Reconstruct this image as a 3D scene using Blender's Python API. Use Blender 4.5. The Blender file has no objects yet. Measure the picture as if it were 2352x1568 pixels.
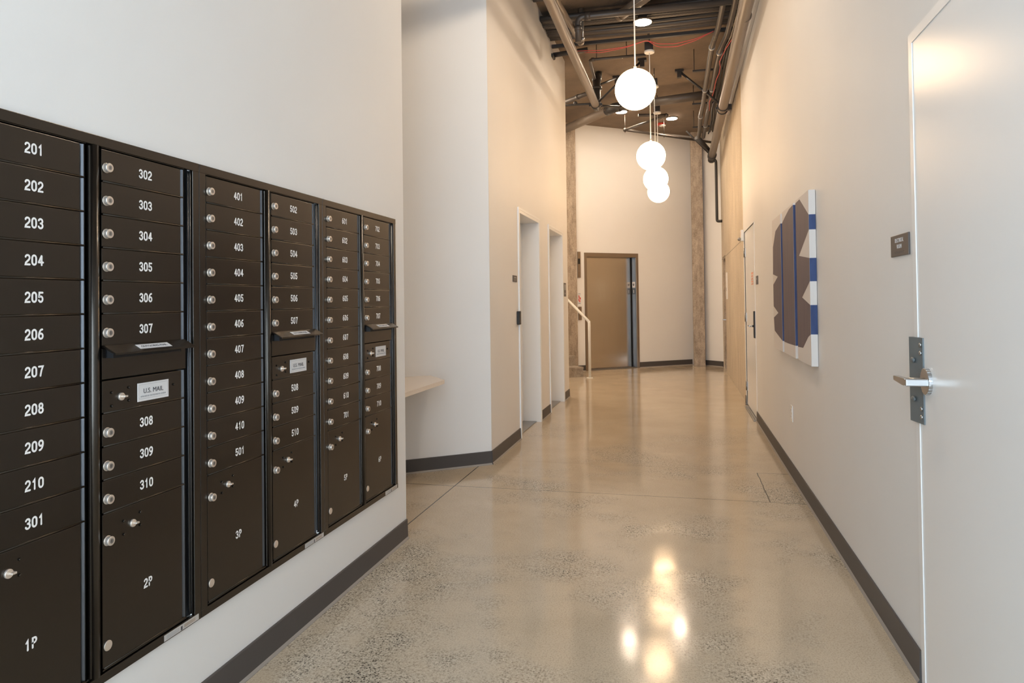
import bpy, bmesh, math, random
from mathutils import Vector, Matrix
random.seed(7)
S = bpy.context.scene
COL = S.collection

# ------------------------------------------------------------------ camera
FPX, CYPX = 1604.27, 666.38
YAW, PITCH, ROLL, EYE = 0.2369, 0.0165, -0.0126, 1.3037
fwd = Vector((-math.sin(YAW) * math.cos(PITCH), math.cos(YAW) * math.cos(PITCH), math.sin(PITCH)))
rt = Vector((math.cos(YAW), math.sin(YAW), 0)); up = rt.cross(fwd)
r2 = rt * math.cos(ROLL) + up * math.sin(ROLL)
u2 = -rt * math.sin(ROLL) + up * math.cos(ROLL)
cd = bpy.data.cameras.new('camera'); cam = bpy.data.objects.new('camera', cd); COL.objects.link(cam)
cd.sensor_width = 36; cd.lens = FPX / 2352 * 36; cd.shift_y = (CYPX - 784) / 2352
cd.clip_start = 0.05; cd.clip_end = 200
cam.matrix_world = Matrix(((r2.x, u2.x, -fwd.x, 0), (r2.y, u2.y, -fwd.y, 0), (r2.z, u2.z, -fwd.z, EYE), (0, 0, 0, 1)))
S.camera = cam

# ------------------------------------------------------------------ world, daylight, exposure
SKY = 4.2
w = bpy.data.worlds.new('sky'); S.world = w; w.use_nodes = True
bg = w.node_tree.nodes['Background']
bg.inputs[0].default_value = (0.70, 0.855, 1.0, 1); bg.inputs[1].default_value = SKY
S.view_settings.view_transform = 'Standard'; S.view_settings.look = 'None'
S.view_settings.gamma = 1; S.view_settings.use_curve_mapping = False
S.view_settings.exposure = 1.43
ld = bpy.data.lights.new('entrance_portal', 'AREA'); ld.shape = 'RECTANGLE'; ld.size = 3.7; ld.size_y = 4.4
ld.cycles.is_portal = True
lo = bpy.data.objects.new('entrance_portal', ld); COL.objects.link(lo)
lo.location = (-0.36, -2.55, 2.3); lo.rotation_euler = (math.radians(90), 0, 0)
GLOBE = 6.3; GLOBE_COL = (1.0, 0.665, 0.375)
DISC = 54.0; DISC_COL = (1.0, 0.81, 0.61)

# ------------------------------------------------------------------ materials
def mat(name, col, rough=0.5, metal=0.0, spec=0.5, emit=None, estr=0):
    m = bpy.data.materials.new(name); m.use_nodes = True
    b = m.node_tree.nodes['Principled BSDF']
    b.inputs['Base Color'].default_value = (*col, 1); b.inputs['Roughness'].default_value = rough
    b.inputs['Metallic'].default_value = metal; b.inputs['Specular IOR Level'].default_value = spec
    if emit:
        b.inputs['Emission Color'].default_value = (*emit, 1); b.inputs['Emission Strength'].default_value = estr
    return m

class NT:
    def __init__(s, m): s.t = m.node_tree; s.b = s.t.nodes['Principled BSDF']
    def n(s, kind, **kw):
        x = s.t.nodes.new(kind)
        for k, v in kw.items(): setattr(x, k, v)
        return x
    def l(s, a, b): s.t.links.new(a, b)
    def math(s, op, a, b=None):
        x = s.n('ShaderNodeMath', operation=op)
        for i, v in enumerate((a, b)):
            if v is None: continue
            if isinstance(v, (int, float)): x.inputs[i].default_value = v
            else: s.l(v, x.inputs[i])
        return x.outputs[0]
    def ramp(s, fac, stops):
        r = s.n('ShaderNodeValToRGB'); s.l(fac, r.inputs[0])
        e = r.color_ramp.elements
        while len(e) < len(stops): e.new(0.5)
        for i, (p, c) in enumerate(stops): e[i].position = p; e[i].color = (*c, 1) if len(c) == 3 else c
        return r.outputs[0]
    def mix(s, fac, a, b):
        x = s.n('ShaderNodeMix', data_type='RGBA')
        for sock, v in ((x.inputs[0], fac), (x.inputs[6], a), (x.inputs[7], b)):
            if isinstance(v, (int, float)): sock.default_value = v
            elif isinstance(v, tuple): sock.default_value = (*v, 1)
            else: s.l(v, sock)
        return x.outputs[2]
    def noise(s, vec, scale, detail=3, rough=0.5):
        x = s.n('ShaderNodeTexNoise'); s.l(vec, x.inputs['Vector'])
        x.inputs['Scale'].default_value = scale; x.inputs['Detail'].default_value = detail
        x.inputs['Roughness'].default_value = rough
        return x.outputs['Fac']
    def bump(s, h, strength, dist):
        x = s.n('ShaderNodeBump'); x.inputs['Strength'].default_value = strength; x.inputs['Distance'].default_value = dist
        s.l(h, x.inputs['Height']); s.l(x.outputs[0], s.b.inputs['Normal'])
    def pos(s):
        g = s.n('ShaderNodeNewGeometry'); return g.outputs['Position']
    def scaled(s, vec, sc):
        x = s.n('ShaderNodeMapping'); s.l(vec, x.inputs[0]); x.inputs['Scale'].default_value = sc
        return x.outputs[0]

def wall_paint(name, col, rough):
    m = mat(name, col, rough); t = NT(m); p = t.pos()
    n = t.noise(p, 1.3, 2)
    t.l(t.ramp(n, [(0.3, tuple(c * 0.97 for c in col)), (0.7, col)]), t.b.inputs['Base Color'])
    t.bump(t.noise(p, 260, 2), 0.12, 0.001)
    return m
M_WALL = wall_paint('white_wall_paint', (0.82, 0.80, 0.775), 0.55)
M_DOORP = mat('white_door_enamel', (0.86, 0.865, 0.86), 0.24)
M_TRIMW = mat('white_metal_frame_paint', (0.84, 0.83, 0.81), 0.3)

# polished concrete floor
M_FLOOR = mat('polished_concrete', (0.4, 0.35, 0.3), 0.2); t = NT(M_FLOOR); p = t.pos()
big = t.noise(p, 1.15, 3, 0.55); med = t.noise(p, 5.0, 3, 0.6)
patch = t.math('ADD', t.math('MULTIPLY', big, 0.75), t.math('MULTIPLY', med, 0.25))
sep = t.n('ShaderNodeSeparateXYZ'); t.l(p, sep.inputs[0]); X, Y = sep.outputs[0], sep.outputs[1]
pm = t.ramp(patch, [(0.475, (0, 0, 0)), (0.60, (1, 1, 1))])
near = t.math('MULTIPLY', t.math('SUBTRACT', 8.5, Y), 0.28); nn = t.n('ShaderNodeClamp'); t.l(near, nn.inputs[0])
pm = t.math('MULTIPLY', pm, nn.outputs[0])
def dots(scale, lo, hi, keep):
    vo = t.n('ShaderNodeTexVoronoi'); t.l(p, vo.inputs['Vector']); vo.inputs['Scale'].default_value = scale
    sc_ = t.n('ShaderNodeSeparateColor'); t.l(vo.outputs['Color'], sc_.inputs[0])
    near_ = t.ramp(vo.outputs['Distance'], [(lo, (1, 1, 1)), (hi, (0, 0, 0))])
    return t.math('MULTIPLY', near_, t.math('GREATER_THAN', sc_.outputs[0], keep))
speck = t.ramp(t.noise(p, 90, 3, 0.7), [(0.35, (0.30, 0.25, 0.19)), (0.65, (0.68, 0.60, 0.48))])
speck = t.mix(t.math('MULTIPLY', dots(90, 0.26, 0.46, 0.48), 0.95), speck, (0.030, 0.025, 0.020))
speck = t.mix(t.math('MULTIPLY', dots(160, 0.26, 0.48, 0.42), 0.85), speck, (0.05, 0.043, 0.034))
fine = t.noise(p, 160, 2, 0.7)
speck2 = t.ramp(fine, [(0.36, (0.37, 0.30, 0.215)), (0.52, (0.62, 0.52, 0.39))])
base = t.ramp(t.noise(p, 2.6, 4, 0.6), [(0.3, (0.43, 0.345, 0.245)), (0.7, (0.56, 0.46, 0.34))])
base = t.mix(0.5, base, speck2)
base = t.mix(t.math('MULTIPLY', dots(140, 0.15, 0.35, 0.86), 0.45), base, (0.10, 0.085, 0.065))
spk = t.mix(0.95, speck2, speck)
c = t.mix(pm, base, spk)
def line(coord, at, half):
    return t.math('LESS_THAN', t.math('ABSOLUTE', t.math('SUBTRACT', coord, at)), half)
def gt(a, v): return t.math('GREATER_THAN', a, v)
def lt(a, v): return t.math('LESS_THAN', a, v)
wob = t.math('MULTIPLY', t.math('SUBTRACT', t.noise(p, 6, 2), 0.5), 0.012)
Yw = t.math('ADD', Y, wob); Xw = t.math('ADD', X, wob)
j = line(Yw, 4.752, 0.0035)
j = t.math('MAXIMUM', j, t.math('MULTIPLY', line(X, -1.585, 0.004), lt(Y, 5.6)))
j = t.math('MAXIMUM', j, t.math('MULTIPLY', line(Xw, 0.535, 0.0035), t.math('MULTIPLY', gt(Y, 4.752), lt(Y, 5.53))))
j = t.math('MAXIMUM', j, t.math('MULTIPLY', line(Yw, 5.53, 0.003), gt(X, 0.535)))
j = t.math('MAXIMUM', j, t.math('MULTIPLY', t.math('MULTIPLY', line(Yw, 5.6, 0.003), lt(X, 0.535)), 0.25))
c = t.mix(j, c, (0.06, 0.05, 0.04))
t.l(c, t.b.inputs['Base Color'])
rg = t.math('ADD', 0.075, t.math('MULTIPLY', pm, 0.10)); rg = t.math('ADD', rg, t.math('MULTIPLY', med, 0.06))
t.l(rg, t.b.inputs['Roughness']); t.b.inputs['Specular IOR Level'].default_value = 0.45
t.bump(t.noise(p, 3.0, 2), 0.05, 0.003)

M_CEIL = mat('brown_sprayed_ceiling', (0.1, 0.08, 0.06), 0.9); t = NT(M_CEIL); p = t.pos()
t.l(t.ramp(t.noise(p, 2.0, 5, 0.6), [(0.3, (0.165, 0.122, 0.088)), (0.7, (0.235, 0.180, 0.132))]), t.b.inputs['Base Color'])
t.bump(t.noise(p, 70, 3), 0.5, 0.01)

def concrete(name, a, b, stretch=(1, 1, 0.12), plank=False):
    m = mat(name, a, 0.75); t = NT(m); p = t.pos()
    s = t.noise(t.scaled(p, stretch), 14, 5, 0.65); f = t.noise(p, 45, 3, 0.7)
    v = t.math('ADD', t.math('MULTIPLY', s, 0.6), t.math('MULTIPLY', f, 0.4))
    c = t.ramp(v, [(0.35, tuple(x * 0.62 for x in a)), (0.48, a), (0.66, b)])
    if plank:
        sp = t.n('ShaderNodeSeparateXYZ'); t.l(p, sp.inputs[0])
        fr = t.math('FRACT', t.math('MULTIPLY', sp.outputs[1], 3.6))
        c = t.mix(t.math('MULTIPLY', t.math('LESS_THAN', fr, 0.035), 0.45), c, tuple(x * 0.5 for x in a))
        fl = t.n('ShaderNodeTexWhiteNoise', noise_dimensions='1D'); t.l(t.math('FLOOR', t.math('MULTIPLY', sp.outputs[1], 3.6)), fl.inputs['W'])
        c = t.mix(t.math('MULTIPLY', fl.outputs['Value'], 0.28), c, tuple(x * 0.7 for x in a))
        hz = t.math('LESS_THAN', t.math('ABSOLUTE', t.math('SUBTRACT', sp.outputs[2], 2.06)), 0.008)
        c = t.mix(t.math('MULTIPLY', hz, 0.7), c, tuple(x * 0.4 for x in a))
    t.l(c, t.b.inputs['Base Color']); t.bump(v, 0.5, 0.006)
    return m
M_CONC = concrete('board_formed_concrete', (0.60, 0.505, 0.385), (0.72, 0.63, 0.50), plank=True)
M_COLC = concrete('rough_column_concrete', (0.37, 0.30, 0.235), (0.54, 0.45, 0.36), (1, 1, 0.35))
M_STEP = concrete('step_concrete', (0.34, 0.285, 0.23), (0.47, 0.41, 0.34), (1, 1, 1))
M_BASE = mat('grey_rubber_base', (0.072, 0.064, 0.061), 0.5); t = NT(M_BASE)
t.bump(t.noise(t.pos(), 30, 2), 0.1, 0.002)
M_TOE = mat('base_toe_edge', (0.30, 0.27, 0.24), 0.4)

def specked(name, col, rough, bumps=0.25, spec=0.5):
    m = mat(name, col, rough, spec=spec); t = NT(m); p = t.pos()
    n = t.noise(p, 900, 2, 0.6)
    t.l(t.ramp(n, [(0.3, tuple(x * 0.75 for x in col)), (0.7, tuple(x * 1.25 for x in col))]), t.b.inputs['Base Color'])
    t.bump(n, bumps, 0.0006)
    return m
M_BOX = specked('dark_bronze_powdercoat', (0.0050, 0.0036, 0.0026), 0.27, 0.10, 0.75)
M_BOX.node_tree.nodes['Principled BSDF'].inputs['Specular Tint'].default_value = (1.0, 0.90, 0.80, 1)
M_HINGE = mat('satin_hinge_metal', (0.085, 0.09, 0.10), 0.28, metal=0.85)
M_GAP = mat('black_gap', (0.004, 0.004, 0.005), 0.6)
M_LOCK = mat('nickel_lock', (0.80, 0.72, 0.64), 0.34, metal=0.75)
M_NUM = mat('white_number_vinyl', (0.86, 0.85, 0.83), 0.5)
M_LABEL = mat('white_plate', (0.72, 0.71, 0.71), 0.4)
M_LTXT = mat('grey_print', (0.06, 0.06, 0.07), 0.5)
M_LGREY = mat('pale_print', (0.38, 0.38, 0.39), 0.5)
M_SILV = mat('silver_label', (0.52, 0.49, 0.46), 0.4)
M_STEEL = mat('brushed_steel', (0.50, 0.47, 0.44), 0.25, metal=1.0)
M_ALU = mat('aluminium', (0.36, 0.35, 0.34), 0.38, metal=0.9)
M_GUARD = mat('grey_latch_guard', (0.15, 0.175, 0.185), 0.45, metal=0.25)
M_CHROME = mat('satin_chrome', (0.50, 0.50, 0.50), 0.33, metal=1.0)
M_SIGN = mat('brown_sign_plastic', (0.085, 0.070, 0.065), 0.4)
M_BLACK = mat('black_plastic', (0.01, 0.01, 0.011), 0.35)
M_RAIL = mat('cream_rail_paint', (0.78, 0.74, 0.66), 0.35)
M_RED = mat('red_print', (0.65, 0.05, 0.03), 0.5)
M_PINK = mat('faded_red_notice', (0.72, 0.36, 0.26), 0.6)
M_SHELF = mat('cream_shelf_laminate', (0.80, 0.72, 0.64), 0.22)
M_OUT = mat('outlet_plastic', (0.85, 0.82, 0.77), 0.35)
M_PIPEL = specked('taupe_painted_pipe', (0.185, 0.148, 0.115), 0.38, 0.15)
M_PIPED = specked('dark_painted_pipe', (0.070, 0.058, 0.050), 0.42, 0.15)
M_PIPEK = mat('black_painted_steel', (0.030, 0.027, 0.026), 0.45)
M_GALV = mat('galvanised_steel', (0.55, 0.53, 0.5), 0.35, metal=0.9)
M_WIRE = mat('red_cable', (0.62, 0.10, 0.09), 0.5)
M_CORD = mat('white_cord', (0.82, 0.80, 0.76), 0.4)
M_GLOBE = mat('lit_opal_globe', (0.9, 0.87, 0.8), 0.25, emit=GLOBE_COL, estr=GLOBE)
M_DISC = mat('lit_disc_lens', (0.9, 0.9, 0.9), 0.4, emit=DISC_COL, estr=DISC)
M_CREAM = mat('cream_canvas', (0.74, 0.69, 0.645), 0.75); t = NT(M_CREAM); t.bump(t.noise(t.pos(), 500, 2), 0.2, 0.001)
M_MAUVE = mat('taupe_brown_paint', (0.17, 0.115, 0.105), 0.6); t = NT(M_MAUVE); p = t.pos()
t.l(t.ramp(t.noise(t.scaled(p, (1, 1, 0.12)), 22, 4, 0.6), [(0.3, (0.125, 0.094, 0.112)), (0.7, (0.150, 0.114, 0.125))]), t.b.inputs['Base Color'])
M_BLUE = mat('cobalt_blue_paint', (0.028, 0.055, 0.16), 0.6); t = NT(M_BLUE); p = t.pos()
t.l(t.ramp(t.noise(t.scaled(p, (1, 1, 0.3)), 25, 3), [(0.3, (0.018, 0.038, 0.13)), (0.7, (0.032, 0.066, 0.19))]), t.b.inputs['Base Color'])
M_GLASS = bpy.data.materials.new('entrance_glass'); M_GLASS.use_nodes = True
g = M_GLASS.node_tree; g.nodes.clear()
o_ = g.nodes.new('ShaderNodeOutputMaterial'); mx = g.nodes.new('ShaderNodeMixShader'); tr = g.nodes.new('ShaderNodeBsdfTransparent'); gl = g.nodes.new('ShaderNodeBsdfGlossy')
gl.inputs['Roughness'].default_value = 0.02; mx.inputs[0].default_value = 0.06
g.links.new(tr.outputs[0], mx.inputs[1]); g.links.new(gl.outputs[0], mx.inputs[2]); g.links.new(mx.outputs[0], o_.inputs[0])

# ------------------------------------------------------------------ mesh helpers
class MB:
    def __init__(s): s.bm = bmesh.new(); s.mats = []
    def mi(s, m):
        if m is None: return 0
        if m not in s.mats: s.mats.append(m)
        return s.mats.index(m)
    def _tag(s, geom, m, smooth=False):
        i = s.mi(m)
        for f in geom:
            if isinstance(f, bmesh.types.BMFace): f.material_index = i; f.smooth = smooth
    def box(s, a, b, m=None, bev=0.0, seg=2, M=None):
        x0, y0, z0 = (min(a[i], b[i]) for i in range(3)); x1, y1, z1 = (max(a[i], b[i]) for i in range(3))
        before = set(s.bm.faces)
        vs = [s.bm.verts.new(v) for v in ((x0, y0, z0), (x1, y0, z0), (x1, y1, z0), (x0, y1, z0), (x0, y0, z1), (x1, y0, z1), (x1, y1, z1), (x0, y1, z1))]
        fs = [s.bm.faces.new([vs[i] for i in q]) for q in ((3, 2, 1, 0), (4, 5, 6, 7), (0, 1, 5, 4), (1, 2, 6, 5), (2, 3, 7, 6), (3, 0, 4, 7))]
        if bev > 0:
            es = list({e for f in fs for e in f.edges})
            bmesh.ops.bevel(s.bm, geom=es, offset=bev, segments=seg, affect='EDGES', profile=0.5)
        new = [f for f in s.bm.faces if f not in before]
        s._tag(new, m, False)
        if M is not None: bmesh.ops.transform(s.bm, matrix=M, verts=list({v for f in new for v in f.verts}))
        return s
    def cyl(s, a, b, r, m=None, seg=20, r2=None, bev=0.0):
        a = Vector(a); b = Vector(b); d = b - a
        before = set(s.bm.faces)
        ret = bmesh.ops.create_cone(s.bm, cap_ends=True, segments=seg, radius1=r, radius2=r if r2 is None else r2, depth=d.length)
        q = d.to_track_quat('Z', 'Y').to_matrix().to_4x4()
        bmesh.ops.transform(s.bm, matrix=Matrix.Translation((a + b) / 2) @ q, verts=ret['verts'])
        new = [f for f in s.bm.faces if f not in before]
        if bev > 0:
            es = [e for f in new if len(f.verts) > 4 for e in f.edges]
            bmesh.ops.bevel(s.bm, geom=list(set(es)), offset=bev, segments=2, affect='EDGES', profile=0.5)
            new = [f for f in s.bm.faces if f not in before]
        i = s.mi(m)
        for f in new: f.material_index = i; f.smooth = len(f.verts) == 4
        return s
    def tube(s, pts, r, m=None, seg=10, corrug=0.0, step=None):
        pts = [Vector(p) for p in pts]
        rings = []; n = len(pts); prevx = None
        for i, p in enumerate(pts):
            d = (pts[min(i + 1, n - 1)] - pts[max(i - 1, 0)]).normalized()
            if prevx is None:
                ax = Vector((0, 0, 1)) if abs(d.z) < 0.9 else Vector((1, 0, 0))
                x = d.cross(ax).normalized()
            else:
                x = (prevx - d * prevx.dot(d)).normalized()
            prevx = x; y = d.cross(x)
            rr = r * (1 + (corrug if i % 2 else 0))
            if 0 < i < n - 1:
                c = (pts[i + 1] - p).normalized().dot((p - pts[i - 1]).normalized())
                k = 1 / max(0.5, math.sqrt((1 + c) / 2))
            else: k = 1
            rings.append([s.bm.verts.new(p + (x * math.cos(2 * math.pi * q / seg) + y * math.sin(2 * math.pi * q / seg)) * rr * (k if k < 1.05 else 1.0)) for q in range(seg)])
        idx = s.mi(m)
        for i in range(n - 1):
            for q in range(seg):
                f = s.bm.faces.new((rings[i][q], rings[i][(q + 1) % seg], rings[i + 1][(q + 1) % seg], rings[i + 1][q]))
                f.material_index = idx; f.smooth = True
        for rg in (rings[0][::-1], rings[-1]):
            f = s.bm.faces.new(rg); f.material_index = idx
        return s
    def sphere(s, c, r, m=None, u=32, v=20, sc=(1, 1, 1)):
        before = set(s.bm.faces)
        ret = bmesh.ops.create_uvsphere(s.bm, u_segments=u, v_segments=v, radius=r)
        bmesh.ops.transform(s.bm, matrix=Matrix.Translation(c) @ Matrix.Diagonal((*sc, 1)), verts=ret['verts'])
        s._tag([f for f in s.bm.faces if f not in before], m, True)
        return s
    def prism(s, poly, axis, a, b, m=None, smooth=False):
        """poly: 2D points; axis: 'x','y','z' extrude axis from a to b"""
        def P(q, h):
            return {'x': (h, q[0], q[1]), 'y': (q[0], h, q[1]), 'z': (q[0], q[1], h)}[axis]
        A = [s.bm.verts.new(P(q, a)) for q in poly]; B = [s.bm.verts.new(P(q, b)) for q in poly]
        fs = [s.bm.faces.new(A), s.bm.faces.new(B[::-1])]
        n = len(poly)
        for i in range(n): fs.append(s.bm.faces.new((A[i], B[i], B[(i + 1) % n], A[(i + 1) % n])))
        s._tag(fs, m, smooth); return s
    def face(s, pts, m=None):
        f = s.bm.faces.new([s.bm.verts.new(p) for p in pts]); f.material_index = s.mi(m); return s
    def mesh(s, name, m=None):
        if m is not None and not s.mats: s.mats.append(m)
        bmesh.ops.recalc_face_normals(s.bm, faces=s.bm.faces)
        me = bpy.data.meshes.new(name); s.bm.to_mesh(me); s.bm.free()
        for x in s.mats: me.materials.append(x)
        return me
    def build(s, name, m=None, parent=None, loc=(0, 0, 0)):
        return link(name, s.mesh(name, m), parent, loc)

def link(name, me, parent=None, loc=(0, 0, 0)):
    o = bpy.data.objects.new(name, me); COL.objects.link(o)
    if parent: o.parent = parent
    o.location = loc
    return o
def tag(o, label, cat, group=None, kind=None):
    o['label'] = label; o['category'] = cat
    if group: o['group'] = group
    if kind: o['kind'] = kind
    return o
def thing(name, loc, label, cat, group=None):
    o = bpy.data.objects.new(name, None); COL.objects.link(o); o.location = loc; o.empty_display_size = 0.1
    return tag(o, label, cat, group)
def struct(o): o['kind'] = 'structure'; return o
def rel(o):
    """children built in world coordinates: shift them so the parent's base stays their origin"""
    for ch in o.children:
        ch.location = Vector(ch.location) - Vector(o.location)
    return o
def arc(a, corner, b, r, n=5):
    """points of a rounded corner between a-corner-b"""
    a, c, b = Vector(a), Vector(corner), Vector(b)
    p0 = c + (a - c).normalized() * r; p1 = c + (b - c).normalized() * r
    return [p0.lerp(c, k / n).lerp(c.lerp(p1, k / n), k / n) for k in range(n + 1)]
def pipe_path(pts, r):
    out = [Vector(pts[0])]
    for i in range(1, len(pts) - 1): out += arc(pts[i - 1], pts[i], pts[i + 1], r)
    out.append(Vector(pts[-1])); return out

_tc = {}
def text_mesh(s, size, m, bold=0.012, space=1.0, sx=1.0):
    key = (s, size, m.name, bold, space, sx)
    if key in _tc: return _tc[key]
    cu = bpy.data.curves.new('txt', 'FONT'); cu.body = s; cu.size = size; cu.align_x = 'CENTER'; cu.align_y = 'CENTER'
    cu.offset = bold * size; cu.extrude = 0.0004; cu.resolution_u = 3; cu.space_character = space
    o = bpy.data.objects.new('txt', cu); COL.objects.link(o)
    dg = bpy.context.evaluated_depsgraph_get(); dg.update()
    me = bpy.data.meshes.new_from_object(o.evaluated_get(dg))
    bpy.data.objects.remove(o); bpy.data.curves.remove(cu)
    xs = [v.co.x for v in me.vertices]; ys = [v.co.y for v in me.vertices]
    cx, cy = (min(xs) + max(xs)) / 2, (min(ys) + max(ys)) / 2
    for v in me.vertices: v.co.x = (v.co.x - cx) * sx; v.co.y -= cy
    me.materials.clear(); me.materials.append(m)
    _tc[key] = me; return me
def _arc(cx, cy, rx, ry, a0, a1, n=14):
    return [(cx + rx * math.cos(math.radians(a0 + (a1 - a0) * k / n)), cy + ry * math.sin(math.radians(a0 + (a1 - a0) * k / n))) for k in range(n + 1)]
GLYPH = {   # centre lines in a box 0.56 wide and 1 high
    '0': [_arc(.28, .66, .20, .26, 0, 180) + _arc(.28, .34, .20, .26, 180, 360) + [(.48, .66)]],
    '1': [[(.16, .74), (.30, .92), (.30, .08)]],
    '2': [_arc(.28, .70, .20, .22, 165, -20) + [(.40, .50), (.12, .24), (.08, .08), (.49, .08)]],
    '3': [_arc(.27, .72, .19, .20, 160, -90) , _arc(.27, .30, .21, .22, 90, -160)],
    '4': [[(.38, .08), (.38, .90)], [(.36, .90), (.09, .36)], [(.07, .32), (.52, .32)]],
    '5': [[(.47, .92), (.14, .92), (.11, .53)] + _arc(.27, .33, .20, .25, 130, -155)],
    '6': [_arc(.28, .32, .20, .24, 0, 360, 22), _arc(.42, .34, .34, .58, 180, 88)],
    '7': [[(.08, .92), (.49, .92), (.34, .55), (.24, .08)]],
    '8': [_arc(.28, .72, .17, .20, 0, 360, 20), _arc(.28, .30, .20, .22, 0, 360, 20)],
    '9': [_arc(.28, .68, .20, .24, 0, 360, 22), _arc(.14, .66, .34, .58, 0, -92)],
    'P': [[(.12, .08), (.12, .92), (.28, .92)] + _arc(.28, .70, .20, .22, 90, -90) + [(.12, .48)]]}
_nc = {}
def number_mesh(s, h, m, weight=0.178, pitch=0.66):
    if s in _nc: return _nc[s]
    bm = bmesh.new(); x0 = -(len(s) * pitch - (pitch - 0.56)) / 2
    w2 = weight / 2 * h; lay = 0
    for ch in s:
        for st in GLYPH[ch]:
            P = [Vector(((x0 + q[0]) * h, (q[1] - 0.5) * h, lay * 0.00006)) for q in st]
            P = [p for k, p in enumerate(P) if k == 0 or (p - P[k - 1]).length > 1e-5]
            closed = (P[0] - P[-1]).length < 1e-4
            if closed: P = P[:-1]
            n = len(P); A = []; B = []
            for k in range(n):
                d0 = (P[k] - P[k - 1]).normalized() if (k or closed) else (P[1] - P[0]).normalized()
                d1 = (P[(k + 1) % n] - P[k]).normalized() if (k < n - 1 or closed) else d0
                t_ = (d0 + d1).normalized(); c_ = max(0.45, t_.dot(d0)); nrm = Vector((-t_.y, t_.x, 0)) * (w2 / c_)
                A.append(bm.verts.new(P[k] + nrm)); B.append(bm.verts.new(P[k] - nrm))
            for k in range(n if closed else n - 1):
                bm.faces.new((B[k], B[(k + 1) % n], A[(k + 1) % n], A[k]))
            if not closed:
                for k, sg in ((0, -1), (n - 1, 1)):
                    d = ((P[1] - P[0]) if k == 0 else (P[-1] - P[-2])).normalized(); px = Vector((-d.y, d.x, 0))
                    arc_ = [bm.verts.new(P[k] + (px * math.cos(a) + d * sg * math.sin(a)) * w2) for a in (math.pi * q / 6 for q in range(1, 6))]
                    vs = [A[k]] + arc_ + [B[k]]
                    bm.faces.new(vs if sg < 0 else vs[::-1])
            lay += 1
        x0 += pitch
    bm.normal_update()
    for f in bm.faces:
        if f.normal.z < 0: f.normal_flip()
    me = bpy.data.meshes.new('number'); bm.to_mesh(me); bm.free(); me.materials.append(m); _nc[s] = me
    return me
def number(s, loc, par):
    o = link('number', number_mesh(s, 0.0262, M_NUM), par, loc); o.rotation_euler = R_PX.to_euler(); return o
R_PX = Matrix(((0, 0, 1), (1, 0, 0), (0, 1, 0))).to_4x4()      # lettering on a face that looks to +X
R_NX = Matrix(((0, 0, -1), (-1, 0, 0), (0, 1, 0))).to_4x4()    # lettering on a face that looks to -X
def text(name, s, size, m, loc, R, parent=None, **kw):
    o = link(name, text_mesh(s, size, m, **kw), parent); o.rotation_euler = R.to_euler(); o.location = loc
    return o

# ------------------------------------------------------------------ room shell
XL, XR, ZC = -1.50, 0.772, 4.60
YFRONT = -2.6
Nb = Vector((0.6113, -0.7914, 0)); Db = Vector((0.7914, 0.6113, 0)); Bp = Vector((-1.727, 12.987, 0))
def bw(s, out=0.0, z=0.0): return Bp + Db * s + Nb * out + Vector((0, 0, z))

struct(MB().box((-4.0, YFRONT - 0.2, -0.12), (2.2, 16, 0)).build('floor', M_FLOOR))
struct(MB().box((-4.0, YFRONT - 0.2, ZC), (2.2, 16, ZC + 0.15)).build('ceiling', M_CEIL))

MY0, MW, MZ0, MZ1, NU = 1.1407, 0.7906, 0.3156, 1.757, 3
MYE = MY0 + MW * NU
b = MB()
b.box((-1.80, YFRONT, 0), (XL, MY0 + 0.015, ZC)); b.box((-1.80, MYE - 0.015, 0), (XL, 3.646, ZC))
b.box((-1.80, MY0 + 0.015, 0), (XL, MYE - 0.015, MZ0 + 0.015)); b.box((-1.80, MY0 + 0.015, MZ1 - 0.015), (XL, MYE - 0.015, ZC))
struct(b.build('wall_left', M_WALL))
struct(MB().box((-4.0, 3.50, 0), (-1.801, 3.646, ZC)).build('wall_niche_front', M_WALL))
nd = Vector((-0.7914, -0.6113, 0)); nn_ = Vector((-0.6113, 0.7914, 0))
c0 = Vector((XL, 5.44, 0)); c1 = c0 + nd * 3.0
def slab(name, P, Q, n, th, z0, z1, m):
    """wall slab with face P-Q and thickness th away from n"""
    b = MB(); pts = [P, Q, Q - n * th, P - n * th]
    A = [b.bm.verts.new((q.x, q.y, z0)) for q in pts]; B = [b.bm.verts.new((q.x, q.y, z1)) for q in pts]
    b.bm.faces.new(A); b.bm.faces.new(B[::-1])
    for i in range(4): b.bm.faces.new((A[i], B[i], B[(i + 1) % 4], A[(i + 1) % 4]))
    return b.build(name, m)
struct(slab('wall_niche', c0, c1, Vector((0.6113, -0.7914, 0)), 0.12, 0, ZC, M_WALL))
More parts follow.
